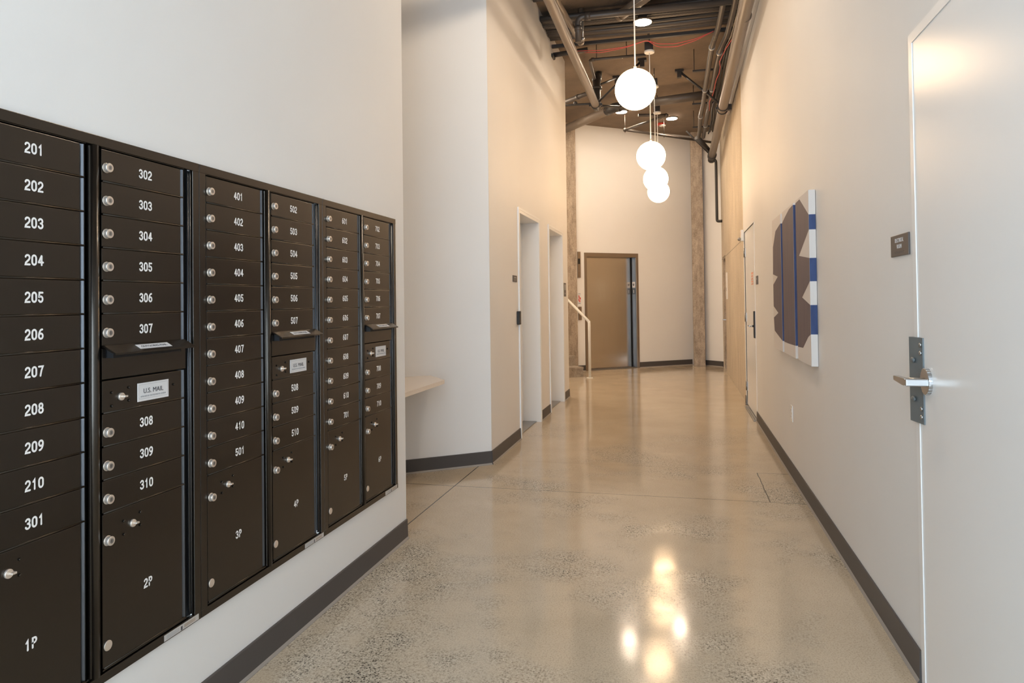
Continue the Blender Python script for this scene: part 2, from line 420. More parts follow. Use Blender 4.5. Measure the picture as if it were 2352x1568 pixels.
# corridor wall with two doorways
D1 = (6.49, 7.47); D2 = (8.05, 9.02); DH = 2.185; WEND = 9.47
b = MB()
TH = 0.26
b.box((XL - TH, 5.45, 0), (XL, D1[0], ZC)); b.box((XL - TH, D1[1], 0), (XL, D2[0], ZC)); b.box((XL - TH, D2[1], 0), (XL, WEND, ZC))
b.box((XL - TH, D1[0], DH), (XL, D1[1], ZC)); b.box((XL - TH, D2[0], DH), (XL, D2[1], ZC))
struct(b.build('wall_corridor_left', M_WALL))
for i, (a, e) in enumerate((D1, D2)):
    d = struct(MB().box((XL - TH - 0.045, a + 0.03, 0.012), (XL - 0.18, e - 0.03, DH - 0.03), bev=0.002).build('door_%d' % (i + 1), M_DOORP))
    fr = MB()
    fr.box((XL - 0.20, a, 0), (XL + 0.012, a + 0.03, DH - 0.03)); fr.box((XL - 0.20, e - 0.03, 0), (XL + 0.012, e, DH - 0.03))
    fr.box((XL - 0.20, a, DH - 0.03), (XL + 0.012, e, DH))
    fr.box((XL, a - 0.022, 0), (XL + 0.014, a, DH + 0.022)); fr.box((XL, e, 0), (XL + 0.014, e + 0.022, DH + 0.022)); fr.box((XL, a, DH), (XL + 0.014, e, DH + 0.022))
    fr.build('door_frame', M_TRIMW, d)
    MB().box((XL - 0.20, a + 0.03, 0.0), (XL - 0.04, e - 0.03, 0.009), bev=0.003).build('threshold', M_ALU, d)
    h = MB().cyl((XL - 0.18, a + 0.12, 1.0), (XL - 0.125, a + 0.12, 1.0), 0.012).cyl((XL - 0.13, a + 0.11, 1.0), (XL - 0.13, a + 0.23, 1.0), 0.010)
    h.build('door_handle', M_CHROME, d)

# right wall (white) with two doors, then board-formed concrete
E0, E1 = 1.45, 2.588      # electrical room door
F0, F1 = 7.845, 9.03      # far door
CY = 9.16
b = MB()
b.box((XR, YFRONT, 0), (XR + 0.25, E0, ZC)); b.box((XR, E1, 0), (XR + 0.25, F0, ZC)); b.box((XR, F1, 0), (XR + 0.25, CY, ZC))
b.box((XR, E0, 2.157), (XR + 0.25, E1, ZC)); b.box((XR, F0, 2.12), (XR + 0.25, F1, ZC))
b.box((XR + 0.1, E0, 0), (XR + 0.25, E1, 2.157)); b.box((XR + 0.12, F0, 0), (XR + 0.25, F1, 2.12))
struct(b.build('wall_right', M_WALL))
b = MB(); G0, G1 = 12.96, 13.85
b.box((XR + 0.008, CY, 0), (XR + 0.35, G0, ZC)); b.box((XR + 0.008, G1, 0), (XR + 0.35, 14.9, ZC))
b.box((XR + 0.008, G0, 2.09), (XR + 0.35, G1, ZC))
struct(b.build('wall_concrete', M_CONC))

# back wall at an angle, with the elevator opening
EL0, EL1, ELH = -0.019 + 0.0, 1.178, 2.205
def slab_s(bm, s0, s1, z0, z1, th=0.3, out=0.0):
    pts = [bw(s0, out), bw(s1, out), bw(s1, out - th), bw(s0, out - th)]
    A = [bm.bm.verts.new((q.x, q.y, z0)) for q in pts]; B = [bm.bm.verts.new((q.x, q.y, z1)) for q in pts]
    fs = [bm.bm.faces.new(A), bm.bm.faces.new(B[::-1])]
    for i in range(4): fs.append(bm.bm.faces.new((A[i], B[i], B[(i + 1) % 4], A[(i + 1) % 4])))
    return fs
SCOL = -0.178
b = MB(); slab_s(b, SCOL - 0.02, EL0, 0, ZC); slab_s(b, EL1, 2.50, 0, ZC); slab_s(b, EL0, EL1, ELH, ZC)
struct(b.build('wall_back', M_WALL))
P0 = Vector((0.42, 14.36, 0)); P1 = Vector((0.80, 13.985, 0)); dd = (P1 - P0).normalized(); n2 = Vector((dd.y, -dd.x, 0))
if n2.y > 0: n2 = -n2
struct(slab('wall_back_right', P0 - dd * 0.1, P1 + dd * 0.02, n2, 0.2, 0, ZC, M_WALL))
# stair side: far enclosing walls out of sight
struct(MB().box((-3.95, WEND, 0), (-3.80, 15.5, ZC)).build('wall_stair', M_WALL))
struct(MB().box((-3.80, WEND - 0.15, 0), (XL - TH - 0.001, WEND, ZC)).build('wall_stair_side', M_WALL))
struct(MB().box((-3.80, 15.0, 0), (1.3, 15.15, ZC)).build('wall_stair_back', M_WALL))

# entrance glazing behind the camera
f = MB()
for x in (-1.48, -0.75, 0.02, 0.75): f.box((x - 0.03, YFRONT, 0), (x + 0.03, YFRONT + 0.08, ZC))
for z in (0.05, 2.4, 4.55): f.box((-1.5, YFRONT + 0.003, z - 0.035), (XR, YFRONT + 0.077, z + 0.035))
wn = struct(f.build('window_1', mat('dark_anodised_frame', (0.06, 0.06, 0.065), 0.4)))
MB().box((-1.5, YFRONT + 0.035, 0.05), (XR, YFRONT + 0.043, 4.55)).build('window_pane', M_GLASS, wn)

# baseboards
def skirting(name, P, Q, n, h=0.108):
    P, Q, n = Vector(P), Vector(Q), Vector(n).normalized()
    prof = [(0.0005, 0), (0.017, 0), (0.017, 0.003), (0.010, 0.013), (0.008, h - 0.003), (0.006, h), (0.0005, h)]
    b = MB(); A = [b.bm.verts.new(P + n * q[0] + Vector((0, 0, q[1]))) for q in prof]; B = [b.bm.verts.new(Q + n * q[0] + Vector((0, 0, q[1]))) for q in prof]
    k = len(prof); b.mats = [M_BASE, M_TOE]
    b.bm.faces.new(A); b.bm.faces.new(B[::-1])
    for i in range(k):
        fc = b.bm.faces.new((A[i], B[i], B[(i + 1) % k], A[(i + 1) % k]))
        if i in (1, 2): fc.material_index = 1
    return struct(b.build(name))
skirting('baseboard_left', (XL, YFRONT + 0.1, 0), (XL, 3.646, 0), (1, 0, 0))
skirting('baseboard_niche', c0, c1, (0.6113, -0.7914, 0))
skirting('baseboard_corridor_left', (XL, 5.44, 0), (XL, D1[0] - 0.022, 0), (1, 0, 0))
skirting('baseboard_between_doors', (XL, D1[1] + 0.022, 0), (XL, D2[0] - 0.022, 0), (1, 0, 0))
skirting('baseboard_corridor_end', (XL, D2[1] + 0.022, 0), (XL, WEND, 0), (1, 0, 0))
skirting('baseboard_right', (XR, E1 + 0.04, 0), (XR, F0 - 0.012, 0), (-1, 0, 0))
skirting('baseboard_right_near', (XR, YFRONT + 0.1, 0), (XR, E0 - 0.04, 0), (-1, 0, 0))
skirting('baseboard_right_far', (XR, F1 + 0.005, 0), (XR, CY, 0), (-1, 0, 0))
skirting('baseboard_back_left', bw(SCOL), bw(EL0 - 0.002), Nb)
skirting('baseboard_back', bw(EL1 + 0.002), bw(2.44), Nb)
skirting('baseboard_back_right', P0 + dd * 0.04, P1 - dd * 0.03, n2)

# white ledge where the right wall meets the pipes: a painted trim running the length of the hall
b = MB(); b.box((XR - 0.035, YFRONT + 0.2, 4.13), (XR, 11.2, 4.24), bev=0.006); 
struct(b.build('trim_1', M_WALL))

# ------------------------------------------------------------------ mailbox cabinets
_dc = {}
def door_mesh(wd, ht):
    key = (round(wd, 4), round(ht, 4))
    if key in _dc: return _dc[key]
    g_ = 0.0022
    b = MB(); b.mats = [M_BOX, M_HINGE]
    b.box((-0.010, 0, g_), (0.0, wd - 0.020, ht - g_), M_BOX, bev=0.0018)
    b.prism([(-0.015, wd - 0.0195), (-0.008, wd - 0.0160), (0.0, wd - 0.0095), (0.0, wd - 0.0070), (-0.015, wd - 0.0070)], 'z', g_, ht - g_, M_HINGE)
    b.cyl((-0.0018, 0.004, g_ * 0.3), (-0.0018, wd - 0.008, g_ * 0.3), 0.0028, M_BOX, seg=10)
    _dc[key] = b.mesh('mail_door'); return _dc[key]
b = MB(); b.cyl((0, 0, 0), (0.003, 0, 0), 0.0135, M_LOCK, 24, bev=0.001); b.cyl((0.003, 0, 0), (0.014, 0, 0), 0.0122, M_LOCK, 24, bev=0.0012)
b.cyl((0.014, 0, 0), (0.0146, 0, 0), 0.0065, M_ALU, 16); b.box((0.0144, -0.0006, -0.0035), (0.0149, 0.0006, 0.0035), M_GAP)
LOCK = b.mesh('lock_cylinder')
b = MB(); b.cyl((0, 0, 0), (0.006, 0, 0), 0.0105, M_LOCK, 20, bev=0.001); b.box((0.006, -0.002, -0.002), (0.016, 0.010, 0.003), M_LOCK, bev=0.0008)
ARROW = b.mesh('master_lock')
SCREW = MB().cyl((0, 0, 0), (0.004, 0, 0), 0.0038, M_BOX, 10, bev=0.001).mesh('screw')
def screws(par, y, z):
    for a in (-0.030, 0.030):
        for e in (-0.018, 0.018): link('screw', SCREW, par, (0, y + a, z + e + a * 0.12))
XF = -1.491     # frame face
def cabinet(k, leftn, rightn, pl, pr, label):
    y0 = MY0 + MW * k
    t = thing('mailbox_cabinet', (XF, y0, MZ0), label, 'mailbox', 'mailbox cabinets on the left wall')
    W, H = MW, MZ1 - MZ0
    fr = MB()
    st = 0.031
    fr.box((-0.012, 0.0006, 0), (0, st, H), bev=0.0015)                 # stiles and rails, local coordinates
    fr.box((-0.012, W - 0.030, 0), (0, W - 0.0006, H), bev=0.0015)
    fr.box((-0.012, 0.0006, H - 0.027), (0.001, W - 0.0006, H), bev=0.0015)
    fr.box((-0.012, 0.0006, 0), (0.001, W - 0.0006, 0.024), bev=0.0015)
    fr.box((-0.016, 0.368, 0.024), (-0.004, 0.402, H - 0.027), bev=0.004)  # centre post
    fr.cyl((-0.007, 0.384, 0.024), (-0.007, 0.384, H - 0.027), 0.013, seg=24)
    fr.build('frame', M_BOX, t)
    bk = MB(); bk.box((-0.06, 0.017, 0.016), (-0.030, W - 0.017, H - 0.016)); bk.build('backing', M_GAP, t)
    for a, r in ((0.745, 0.0035), (0.754, 0.0045)):
        MB().cyl((-0.008, a, 0.03), (-0.008, a, H - 0.03), r, seg=12).build('hinge_rail', M_HINGE, t)
    RP = 0.0883; top = 1.727 - MZ0
    def rail(a, e):
        MB().box((-0.010, a, top + 0.001), (-0.002, e, top + 0.005), bev=0.001).build('inner_rail', M_BOX, t)
        MB().box((-0.010, a, 0.0285), (-0.001, e, 0.0325), bev=0.001).build('inner_rail', M_BOX, t)
    def mk_door(y, z, wd, ht, num, locky=0.015):
        d = link('mail_door', door_mesh(wd, ht), t, (-0.0012, y, z))
        link('lock_cylinder', LOCK, d, (0, locky, ht * 0.42))
        number(num, (0.0005, wd * (0.530 if y < 0.2 else 0.487), ht * 0.49), d)
        return d
    def parcel(y, z, wd, ht, num):
        d = link('parcel_door', door_mesh(wd, ht), t, (-0.0012, y, z))
        link('lock_cylinder', LOCK, d, (0, 0.016, ht - 0.073)); 
        MB().cyl((0, 0.016, 0.057), (0.003, 0.016, 0.057), 0.0135, M_LOCK, 24, bev=0.001).build('lock_cap', M_LOCK, d)
        link('master_lock', ARROW, d, (0, 0.103, ht - 0.053)); screws(d, 0.103, ht - 0.053)
        number(num, (0.0005, wd * 0.50, 0.168), d)
    # left column: eleven letter doors above a parcel door
    ya, wa = 0.034, 0.322; yb, wb = 0.404, 0.322
    for i, nme in enumerate(leftn): mk_door(ya, top - RP * (i + 1), wa, RP, nme)
    zp = 0.034; parcel(ya, zp, wa, top - RP * 11 - zp, pl)
    rail(ya, ya + wa)
    # right column: six doors, outgoing slot, carrier panel, three doors, parcel door
    for i, nme in enumerate(rightn[:6]): mk_door(yb, top - RP * (i + 1), wb, RP, nme)
    for i, nme in enumerate(rightn[6:]): mk_door(yb, top - RP * (i + 9), wb, RP, nme)
    parcel(yb, zp, wb, top - RP * 11 - zp, pr); rail(yb, yb + wb)
    z7 = top - RP * 7; z8 = top - RP * 8
    sl = MB(); sl.box((-0.010, yb, z7 + 0.002), (-0.0012, yb + wb, z7 + RP - 0.004), M_BOX, bev=0.0015)
    sl.box((-0.0011, yb + 0.012, z7 + 0.058), (-0.0006, yb + wb - 0.045, z7 + 0.080), M_GAP)
    sl.build('outgoing_slot_panel', None, t)
    h = MB(); zt = z7 + RP + 0.004
    h.prism([(0.0, zt), (0.006, zt), (0.042, zt - 0.020), (0.042, zt - 0.025), (0.005, zt - 0.006), (0.0, zt - 0.006)], 'y', yb + 0.0, yb + wb - 0.012, M_BOX)
    h.box((0.0, yb + 0.014, zt - 0.034), (0.022, yb + wb - 0.050, zt - 0.010), M_GAP)
    hd = h.build('outgoing_hood', None, t)
    sx_ = 0.046 / 1; ang = math.atan2(0.020, 0.036)
    Rt = Matrix(((0, -math.cos(ang), math.sin(ang)), (1, 0, 0), (0, math.sin(ang), math.cos(ang)))).to_4x4()
    lb = MB(); lb.box((-0.062, -0.011, 0), (0.062, 0.011, 0.0004)); lo_ = lb.build('outgoing_label', M_LABEL, hd)
    lo_.rotation_euler = Rt.to_euler(); lo_.location = (0.024, yb + 0.160, zt - 0.0095)
    tx = link('outgoing_text', text_mesh('OUTGOING MAIL', 0.0125, M_LTXT, 0.0, 1.0, 1.0), hd)
    tx.rotation_euler = Rt.to_euler(); tx.location = (0.0242, yb + 0.160, zt - 0.0090)
    cp = link('carrier_panel', door_mesh(wb, RP), t, (-0.0012, yb, z8))
    link('master_lock', ARROW, cp, (0, 0.063, 0.038)); screws(cp, 0.063, 0.038); link('screw', SCREW, cp, (0, 0.268, 0.047))
    pl_ = MB(); pl_.box((0, 0.123, 0.014), (0.0012, 0.246, 0.066), M_LABEL, bev=0.0008)
    for a, e, q, r in ((0.128, 0.241, 0.0605, 0.0612), (0.128, 0.241, 0.0205, 0.0212), (0.128, 0.1287, 0.0205, 0.0612), (0.2403, 0.241, 0.0205, 0.0612)):
        pl_.box((0.0012, a, q), (0.0014, e, r), M_LGREY)
    pl_.build('us_mail_plate', None, cp)
    text('us_mail_text', 'U.S. MAIL', 0.0195, M_LTXT, (0.0014, 0.1845, 0.0425), R_PX, cp, bold=0.0)
    text('plate_small_print', 'APPROVED BY THE POSTMASTER GENERAL', 0.0062, M_LGREY, (0.0014, 0.1845, 0.0275), R_PX, cp, bold=0.0, sx=0.84)
    # maker's sticker on the bottom rail
    ms = MB(); ms.box((0.001, W - 0.165, 0.003), (0.0015, W - 0.014, 0.021), M_SILV)
    for q in range(9): ms.box((0.0015, W - 0.155 + q * 0.006, 0.006), (0.0017, W - 0.152 + q * 0.006, 0.018), M_LGREY)
    ms.box((0.0015, W - 0.095, 0.004), (0.0017, W - 0.088, 0.016), M_LTXT); ms.box((0.0015, W - 0.080, 0.007), (0.0017, W - 0.030, 0.017), mat('sticker_tan', (0.40, 0.33, 0.27), 0.5))
    ms.build('bottom_sticker', None, t)
    return t
cabinet(0, ['201', '202', '203', '204', '205', '206', '207', '208', '209', '210', '301'], ['302', '303', '304', '305', '306', '307', '308', '309', '310'], '1P', '2P',
        'nearest dark bronze wall mailbox cabinet, doors 201 to 310, parcel doors 1P and 2P')
cabinet(1, ['401', '402', '403', '404', '405', '406', '407', '408', '409', '410', '501'], ['502', '503', '504', '505', '506', '507', '508', '509', '510'], '3P', '4P',
        'middle dark bronze wall mailbox cabinet, doors 401 to 510, parcel doors 3P and 4P')
cabinet(2, ['601', '602', '603', '604', '605', '606', '607', '608', '609', '610', '701'], ['702', '703', '704', '705', '706', '707', '708', '709', '710'], '5P', '6P',
        'farthest dark bronze wall mailbox cabinet, doors 601 to 710, parcel doors 5P and 6P')

# ------------------------------------------------------------------ shelf in the niche
n_ = Vector((0.6113, -0.7914, 0)); tip = Vector((-1.69, 4.86, 0)); hit = tip - n_ * ((tip - c0).dot(n_) - 0.001)
q2 = c0 + nd * 1.48 + n_ * 0.001
b = MB(); b.prism([(tip.x, tip.y), (-1.70, 3.66), (-2.55, 3.66), (q2.x, q2.y), (hit.x, hit.y)], 'z', 0.711, 0.74)
tag(b.build('niche_shelf', M_SHELF), 'cream laminate shelf in the niche beyond the mailboxes, mostly behind the wall end', 'shelf')

# ------------------------------------------------------------------ electrical room door (nearest right)
d = struct(MB().box((XR - 0.002, E0 + 0.0005, 0.012), (XR + 0.048, E1 - 0.0004, 2.1566)).build('door_3', M_DOORP))
fr = MB()
fr.box((XR - 0.005, E1, 0), (XR + 0.10, E1 + 0.034, 2.157)); fr.box((XR - 0.005, E0 - 0.034, 0), (XR + 0.10, E0, 2.157))
fr.box((XR - 0.005, E0 - 0.034, 2.157), (XR + 0.10, E1 + 0.034, 2.191))
fr.build('door_frame', M_TRIMW, d)
gd = MB(); ya, yb_ = E1 - 0.050, E1 + 0.048
for k in range(1):
    gd.prism([(XR + 0.003, yb_), (XR - 0.019, yb_ - 0.003), (XR - 0.0065, ya), (XR + 0.003, ya)], 'z', 0.885, 1.168)
guard = gd.build('latch_guard', M_GUARD, d)
for z in (1.145, 1.118, 0.935, 0.908): MB().sphere((XR - 0.0095, ya + 0.012, z), 0.0075, sc=(0.6, 1, 1), u=14, v=10).build('guard_bolt', M_CHROME, d)
for z in (1.092, 0.962): MB().sphere((XR - 0.018, E1 + 0.012, z), 0.012, sc=(0.45, 1.5, 0.8), u=16, v=10).build('guard_rivet', M_GUARD, d)
HY, HZ = E1 - 0.085, 1.030
h = MB()
h.cyl((XR + 0.006, HY, HZ), (XR - 0.014, HY, HZ), 0.042, seg=40, bev=0.002)
for k in range(20):
    a = 2 * math.pi * k / 20; h.box((XR - 0.013, -0.004, 0.040), (XR + 0.003, 0.004, 0.0435), M=Matrix.Translation((0, HY, HZ)) @ Matrix.Rotation(a, 4, 'X'))
h.build('lever_rose', M_CHROME, d)
MB().cyl((XR - 0.010, HY, HZ), (XR - 0.060, HY, HZ), 0.0125, seg=20).build('lever_stem', M_CHROME, d)
h = MB(); h.prism([(HY - 0.016, HZ - 0.013), (HY + 0.014, HZ - 0.013), (HY + 0.105, HZ - 0.006), (HY + 0.108, HZ + 0.002), (HY + 0.105, HZ + 0.008), (HY + 0.012, HZ + 0.010), (HY - 0.016, HZ + 0.010)], 'x', XR - 0.076, XR - 0.058)
h.box((XR - 0.076, HY - 0.030, HZ - 0.013), (XR - 0.006, HY - 0.012, HZ + 0.010), bev=0.003)
h.build('door_handle', M_CHROME, d)

# ------------------------------------------------------------------ far right door
d = struct(MB().box((XR + 0.006, F0 + 0.001, 0.014), (XR + 0.050, F1 - 0.001, 2.119), bev=0.0015).build('door_4', M_DOORP))
fr = MB()
fr.box((XR - 0.004, F0 - 0.010, 0), (XR + 0.12, F0, 2.12)); fr.box((XR - 0.004, F1, 0), (XR + 0.12, F1 + 0.004, 2.12)); fr.box((XR - 0.004, F0 - 0.010, 2.12), (XR + 0.12, F1 + 0.004, 2.132))
fr.build('door_frame', M_TRIMW, d)
th = MB(); th.box((XR - 0.040, F0, 0), (XR + 0.03, F1 - 0.12, 0.008), bev=0.003); th.box((XR - 0.02, F0 + 0.02, 0.008), (XR + 0.00, F1 - 0.14, 0.013), bev=0.002); th.build('threshold', M_ALU, d)
for z in (1.87, 1.08, 0.24):
    hh = MB(); hh.cyl((XR - 0.004, F1 - 0.010, z - 0.055), (XR - 0.004, F1 - 0.010, z + 0.055), 0.010, seg=12); hh.box((XR + 0.001, F1 - 0.07, z - 0.055), (XR + 0.007, F1 - 0.012, z + 0.055)); hh.build('hinge', M_ALU, d)
hh = MB(); hh.box((XR - 0.014, F0 + 0.05, 0.88), (XR + 0.006, F0 + 0.12, 1.17), M_PIPEK, bev=0.004); hh.build('lock_plate', None, d)
hh = MB(); hh.cyl((XR - 0.012, F0 + 0.085, 1.01), (XR - 0.055, F0 + 0.085, 1.01), 0.011); hh.box((XR - 0.066, F0 + 0.075, 1.0), (XR - 0.046, F0 + 0.21, 1.018), bev=0.004); hh.build('door_handle', M_CHROME, d)
pn = MB(); pn.box((XR + 0.005, F0 + 0.24, 1.46), (XR + 0.0061, F0 + 0.46, 1.60), M_PINK)
for q in range(4): pn.box((XR + 0.0046, F0 + 0.26, 1.475 + q * 0.03), (XR + 0.005, F0 + 0.44, 1.485 + q * 0.03), M_LABEL)
tag(pn.build('door_notice'), 'small faded red notice stuck on the far right white door', 'notice')

# door in the concrete wall
d = struct(MB().box((XR + 0.10, G0 + 0.004, 0.012), (XR + 0.145, G1 - 0.004, 2.085)).build('door_5', mat('tan_door_paint', (0.60, 0.52, 0.41), 0.4)))
fr = MB(); fr.box((XR + 0.02, G0, 0), (XR + 0.16, G0 + 0.04, 2.05)); fr.box((XR + 0.02, G1 - 0.04, 0), (XR + 0.16, G1, 2.05)); fr.box((XR + 0.02, G0, 2.05), (XR + 0.16, G1, 2.09)); fr.build('door_frame', M_COLC, d)
hh = MB(); hh.cyl((XR + 0.10, G0 + 0.12, 0.93), (XR + 0.02, G0 + 0.12, 0.93), 0.012); hh.box((XR - 0.045, G0 + 0.11, 0.925), (XR + 0.03, G0 + 0.24, 0.942), bev=0.004); hh.build('door_handle', M_CHROME, d)
for z in (1.75, 0.22): MB().cyl((XR + 0.09, G1 - 0.05, z - 0.05), (XR + 0.09, G1 - 0.05, z + 0.05), 0.012, seg=10).build('hinge', M_ALU, d)
nb = MB(); nb.box((XR - 0.012, 12.40, 1.30), (XR + 0.008, 12.60, 1.76), M_RAIL, bev=0.003); nb.box((XR - 0.0125, 12.42, 1.44), (XR - 0.012, 12.47, 1.50), M_LTXT)
tag(nb.build('notice_board'), 'narrow cream notice frame on the concrete wall before its door', 'notice board')

# ------------------------------------------------------------------ elevator
e0 = bw(0.58)
t = thing('elevator', e0, 'brushed stainless elevator doorway in the angled back wall', 'elevator')
def bwbox(bm, s0, s1, o0, o1, z0, z1, m=None):
    before = set(bm.bm.faces)
    pts = [bw(s0, o1), bw(s1, o1), bw(s1, o0), bw(s0, o0)]
    A = [bm.bm.verts.new((q.x, q.y, z0)) for q in pts]; B = [bm.bm.verts.new((q.x, q.y, z1)) for q in pts]
    bm.bm.faces.new(A); bm.bm.faces.new(B[::-1])
    for i in range(4): bm.bm.faces.new((A[i], B[i], B[(i + 1) % 4], A[(i + 1) % 4]))
    bm._tag([f for f in bm.bm.faces if f not in before], m); return bm
M_ELFR = mat('bronze_steel_frame', (0.30, 0.24, 0.19), 0.35, metal=0.85)
b = MB(); bwbox(b, EL0 + 0.001, EL0 + 0.05, -0.20, 0.012, 0, ELH - 0.001); bwbox(b, EL1 - 0.05, EL1 - 0.001, -0.20, 0.012, 0, ELH - 0.001); bwbox(b, EL0 + 0.001, EL1 - 0.001, -0.20, 0.0122, ELH - 0.075, ELH - 0.001)
b.build('frame', M_ELFR, t)
M_BRUSH = mat('elevator_brushed_steel', (0.5, 0.42, 0.35), 0.2, metal=1.0); tt = NT(M_BRUSH); pp = tt.pos()
tt.l(tt.ramp(tt.noise(tt.scaled(pp, (1, 1, 0.02)), 160, 2), [(0.3, (0.60, 0.54, 0.475)), (0.7, (0.63, 0.57, 0.505))]), tt.b.inputs['Base Color']); tt.b.inputs['Anisotropic'].default_value = 0.4
b = MB(); bwbox(b, EL0 + 0.05, EL1 - 0.055, -0.19, -0.16, 0.012, ELH - 0.075); b.build('door_panel', M_BRUSH, t)
b = MB(); bwbox(b, EL1 - 0.0555, EL1 - 0.0503, -0.19, -0.012, 0.012, ELH - 0.075); b.build('side_jamb', mat('jamb_steel', (0.13, 0.135, 0.145), 0.32, metal=0.8), t)
b = MB(); bwbox(b, EL1 - 0.075, EL1 - 0.056, -0.159, -0.150, 0.012, ELH - 0.075); b.build('door_gap', M_GAP, t)
b = MB(); bwbox(b, EL0 + 0.002, EL1 - 0.002, -0.29, -0.205, 0, ELH - 0.002); b.build('shaft_lining', M_GAP, t)
b = MB(); bwbox(b, EL0 + 0.05, EL1 - 0.055, -0.155, 0.0, 0, 0.010); b.build('sill', mat('worn_sill', (0.16, 0.14, 0.12), 0.6, metal=0.3), t)
# floor marking plates on the jamb
def jamb_plate(zc_, m, s, tm, hh_=0.05):
    b = MB(); bwbox(b, EL1 - 0.0575, EL1 - 0.0556, -0.115, -0.035, zc_ - hh_, zc_ + hh_, m); o = b.build('floor_plate', None, t)
    Zax = -Db; Yax = Vector((0, 0, 1)); Xax = Yax.cross(Zax)
    R = Matrix((Xax, Yax, Zax)).transposed().to_4x4()
    x = link('floor_plate_mark', text_mesh(s, 0.085, tm, 0.02), t); c = bw(EL1 - 0.0578, -0.075, zc_); x.rotation_euler = R.to_euler(); x.location = c
for z_, m_, s_, tm_ in ((1.605, M_LABEL, '\u2605', M_LTXT), (1.475, M_BLACK, '1', M_LABEL)):
    b = MB(); bwbox(b, EL1 - 0.0575, EL1 - 0.0556, -0.125, -0.025, z_ - 0.055, z_ + 0.055, m_); b.build('floor_plate', None, t)
    if s_ == '1':
        x_ = text_mesh('1', 0.09, tm_, 0.02)
    else:
        bm_ = MB(); pts = []
        for k in range(10):
            r_ = 0.042 if k % 2 == 0 else 0.017; a_ = math.pi / 2 + k * math.pi / 5; pts.append((r_ * math.cos(a_), r_ * math.sin(a_)))
        bm_.prism(pts, 'z', 0, 0.0008, tm_); x_ = bm_.mesh('star')
    Zax = -Db; Yax = Vector((0, 0, 1)); Xax = Yax.cross(Zax); R = Matrix((Xax, Yax, Zax)).transposed().to_4x4()
    x = link('floor_plate_mark', x_, t); x.rotation_euler = R.to_euler(); x.location = bw(EL1 - 0.0578, -0.075, z_)
rel(t)
# panels between column and elevator
def wallbox(name, s0, s1, z0, z1, out, m, label, cat):
    b = MB(); bwbox(b, s0, s1, 0.0005, out, z0, z1, m); return tag(b.build(name), label, cat)
pa = wallbox('hall_indicator', -0.165, -0.105, 1.735, 2.218, 0.02, M_ELFR, 'tall bronze floor indicator panel high between concrete column and elevator', 'indicator panel')
b = MB(); bwbox(b, -0.16, -0.118, 0.02, 0.022, 1.99, 2.09, M_BLACK); b.build('display', None, pa)
b = MB(); bwbox(b, -0.165, -0.105, 0.02, 0.022, 1.855, 1.86, M_ALU); b.build('seam', None, pa)
fs_ = wallbox('fire_sign', -0.165, -0.100, 1.245, 1.452, 0.004, M_LABEL, 'white sign with red fire pictogram beside the elevator', 'sign')
b = MB()
for (s0, s1, z0, z1) in ((-0.150, -0.135, 1.36, 1.41), (-0.130, -0.105, 1.33, 1.37), (-0.155, -0.140, 1.30, 1.35), (-0.135, -0.115, 1.28, 1.32), (-0.145, -0.125, 1.375, 1.385)): bwbox(b, s0, s1, 0.004, 0.0045, z0, z1, M_RED)
bwbox(b, -0.155, -0.11, 0.004, 0.0045, 1.255, 1.262, M_LTXT); bwbox(b, -0.155, -0.11, 0.004, 0.0045, 1.43, 1.44, M_LGREY)
b.build('pictogram', None, fs_)
cp_ = wallbox('call_button_panel', -0.160, -0.096, 0.948, 1.197, 0.018, M_ELFR, 'dark bronze elevator call panel behind the sloping handrail', 'call panel')
b = MB(); bwbox(b, -0.135, -0.118, 0.018, 0.024, 1.06, 1.08, M_ALU); b.build('button', None, cp_)

# ------------------------------------------------------------------ concrete columns and steps
def colbox(name, s0, s1, out, back, z1, label, m=M_COLC):
    b = MB(); bwbox(b, s0, s1, -back, out, 0, z1); return tag(b.build(name, m), label, 'column')
colbox('concrete_column', SCOL - 0.34, SCOL - 0.012, 0.03, 0.3, ZC, 'bare concrete column left of the elevator, rising behind the steps')
b = MB(); b.box((0.232, 14.16, 0), (0.452, 14.50, ZC), bev=0.006)
tag(b.build('concrete_column', M_COLC), 'bare concrete column right of the elevator, at the corner of the back walls', 'column')
st = thing('concrete_steps', (-1.65, 11.98, 0), 'bare concrete steps beside the handrail, rising out of sight to the left', 'steps')
U = Vector((-0.6113, 0.7914, 0)); L = Vector((-0.7914, -0.6113, 0)); S0 = Vector((-1.648, 11.975, 0))
for k in range(3):
    a = S0 + U * 0.28 * k; run = (0.28 if k < 2 else 0.60)
    pts = [a, a + L * 1.15, a + L * 1.15 + U * run, a + U * run]
    b = MB(); z = 0.17 * (k + 1)
    b.prism([(q.x, q.y) for q in pts], 'z', 0.0, z - 0.03)
    nose = [a - U * 0.012, a - U * 0.012 + L * 1.15, pts[2], pts[3]]
    b.prism([(q.x, q.y) for q in nose], 'z', z - 0.03, z)
    b.build('step', M_STEP, st)
rel(st)
hr = thing('handrail', (-1.512, 11.79, 0), 'cream painted pipe handrail sloping up beside the concrete steps', 'handrail')
top_ = Vector((-1.512, 11.79, 0.955)); end_ = top_ + U * 1.10 + Vector((0, 0, 0.55))
b = MB(); b.tube([(-1.512, 11.79, 0.0), (-1.512, 11.79, 0.925), top_ + U * 0.008], 0.0245, seg=16); b.build('post', M_RAIL, hr)
b = MB(); b.tube([top_ - U * 0.004 + Vector((0, 0, -0.008)), end_], 0.0235, seg=16); b.build('rail', M_RAIL, hr)
b = MB(); b.cyl((-1.512, 11.79, 0), (-1.512, 11.79, 0.010), 0.062, seg=28, bev=0.003); b.build('base_flange', M_RAIL, hr)
rel(hr)

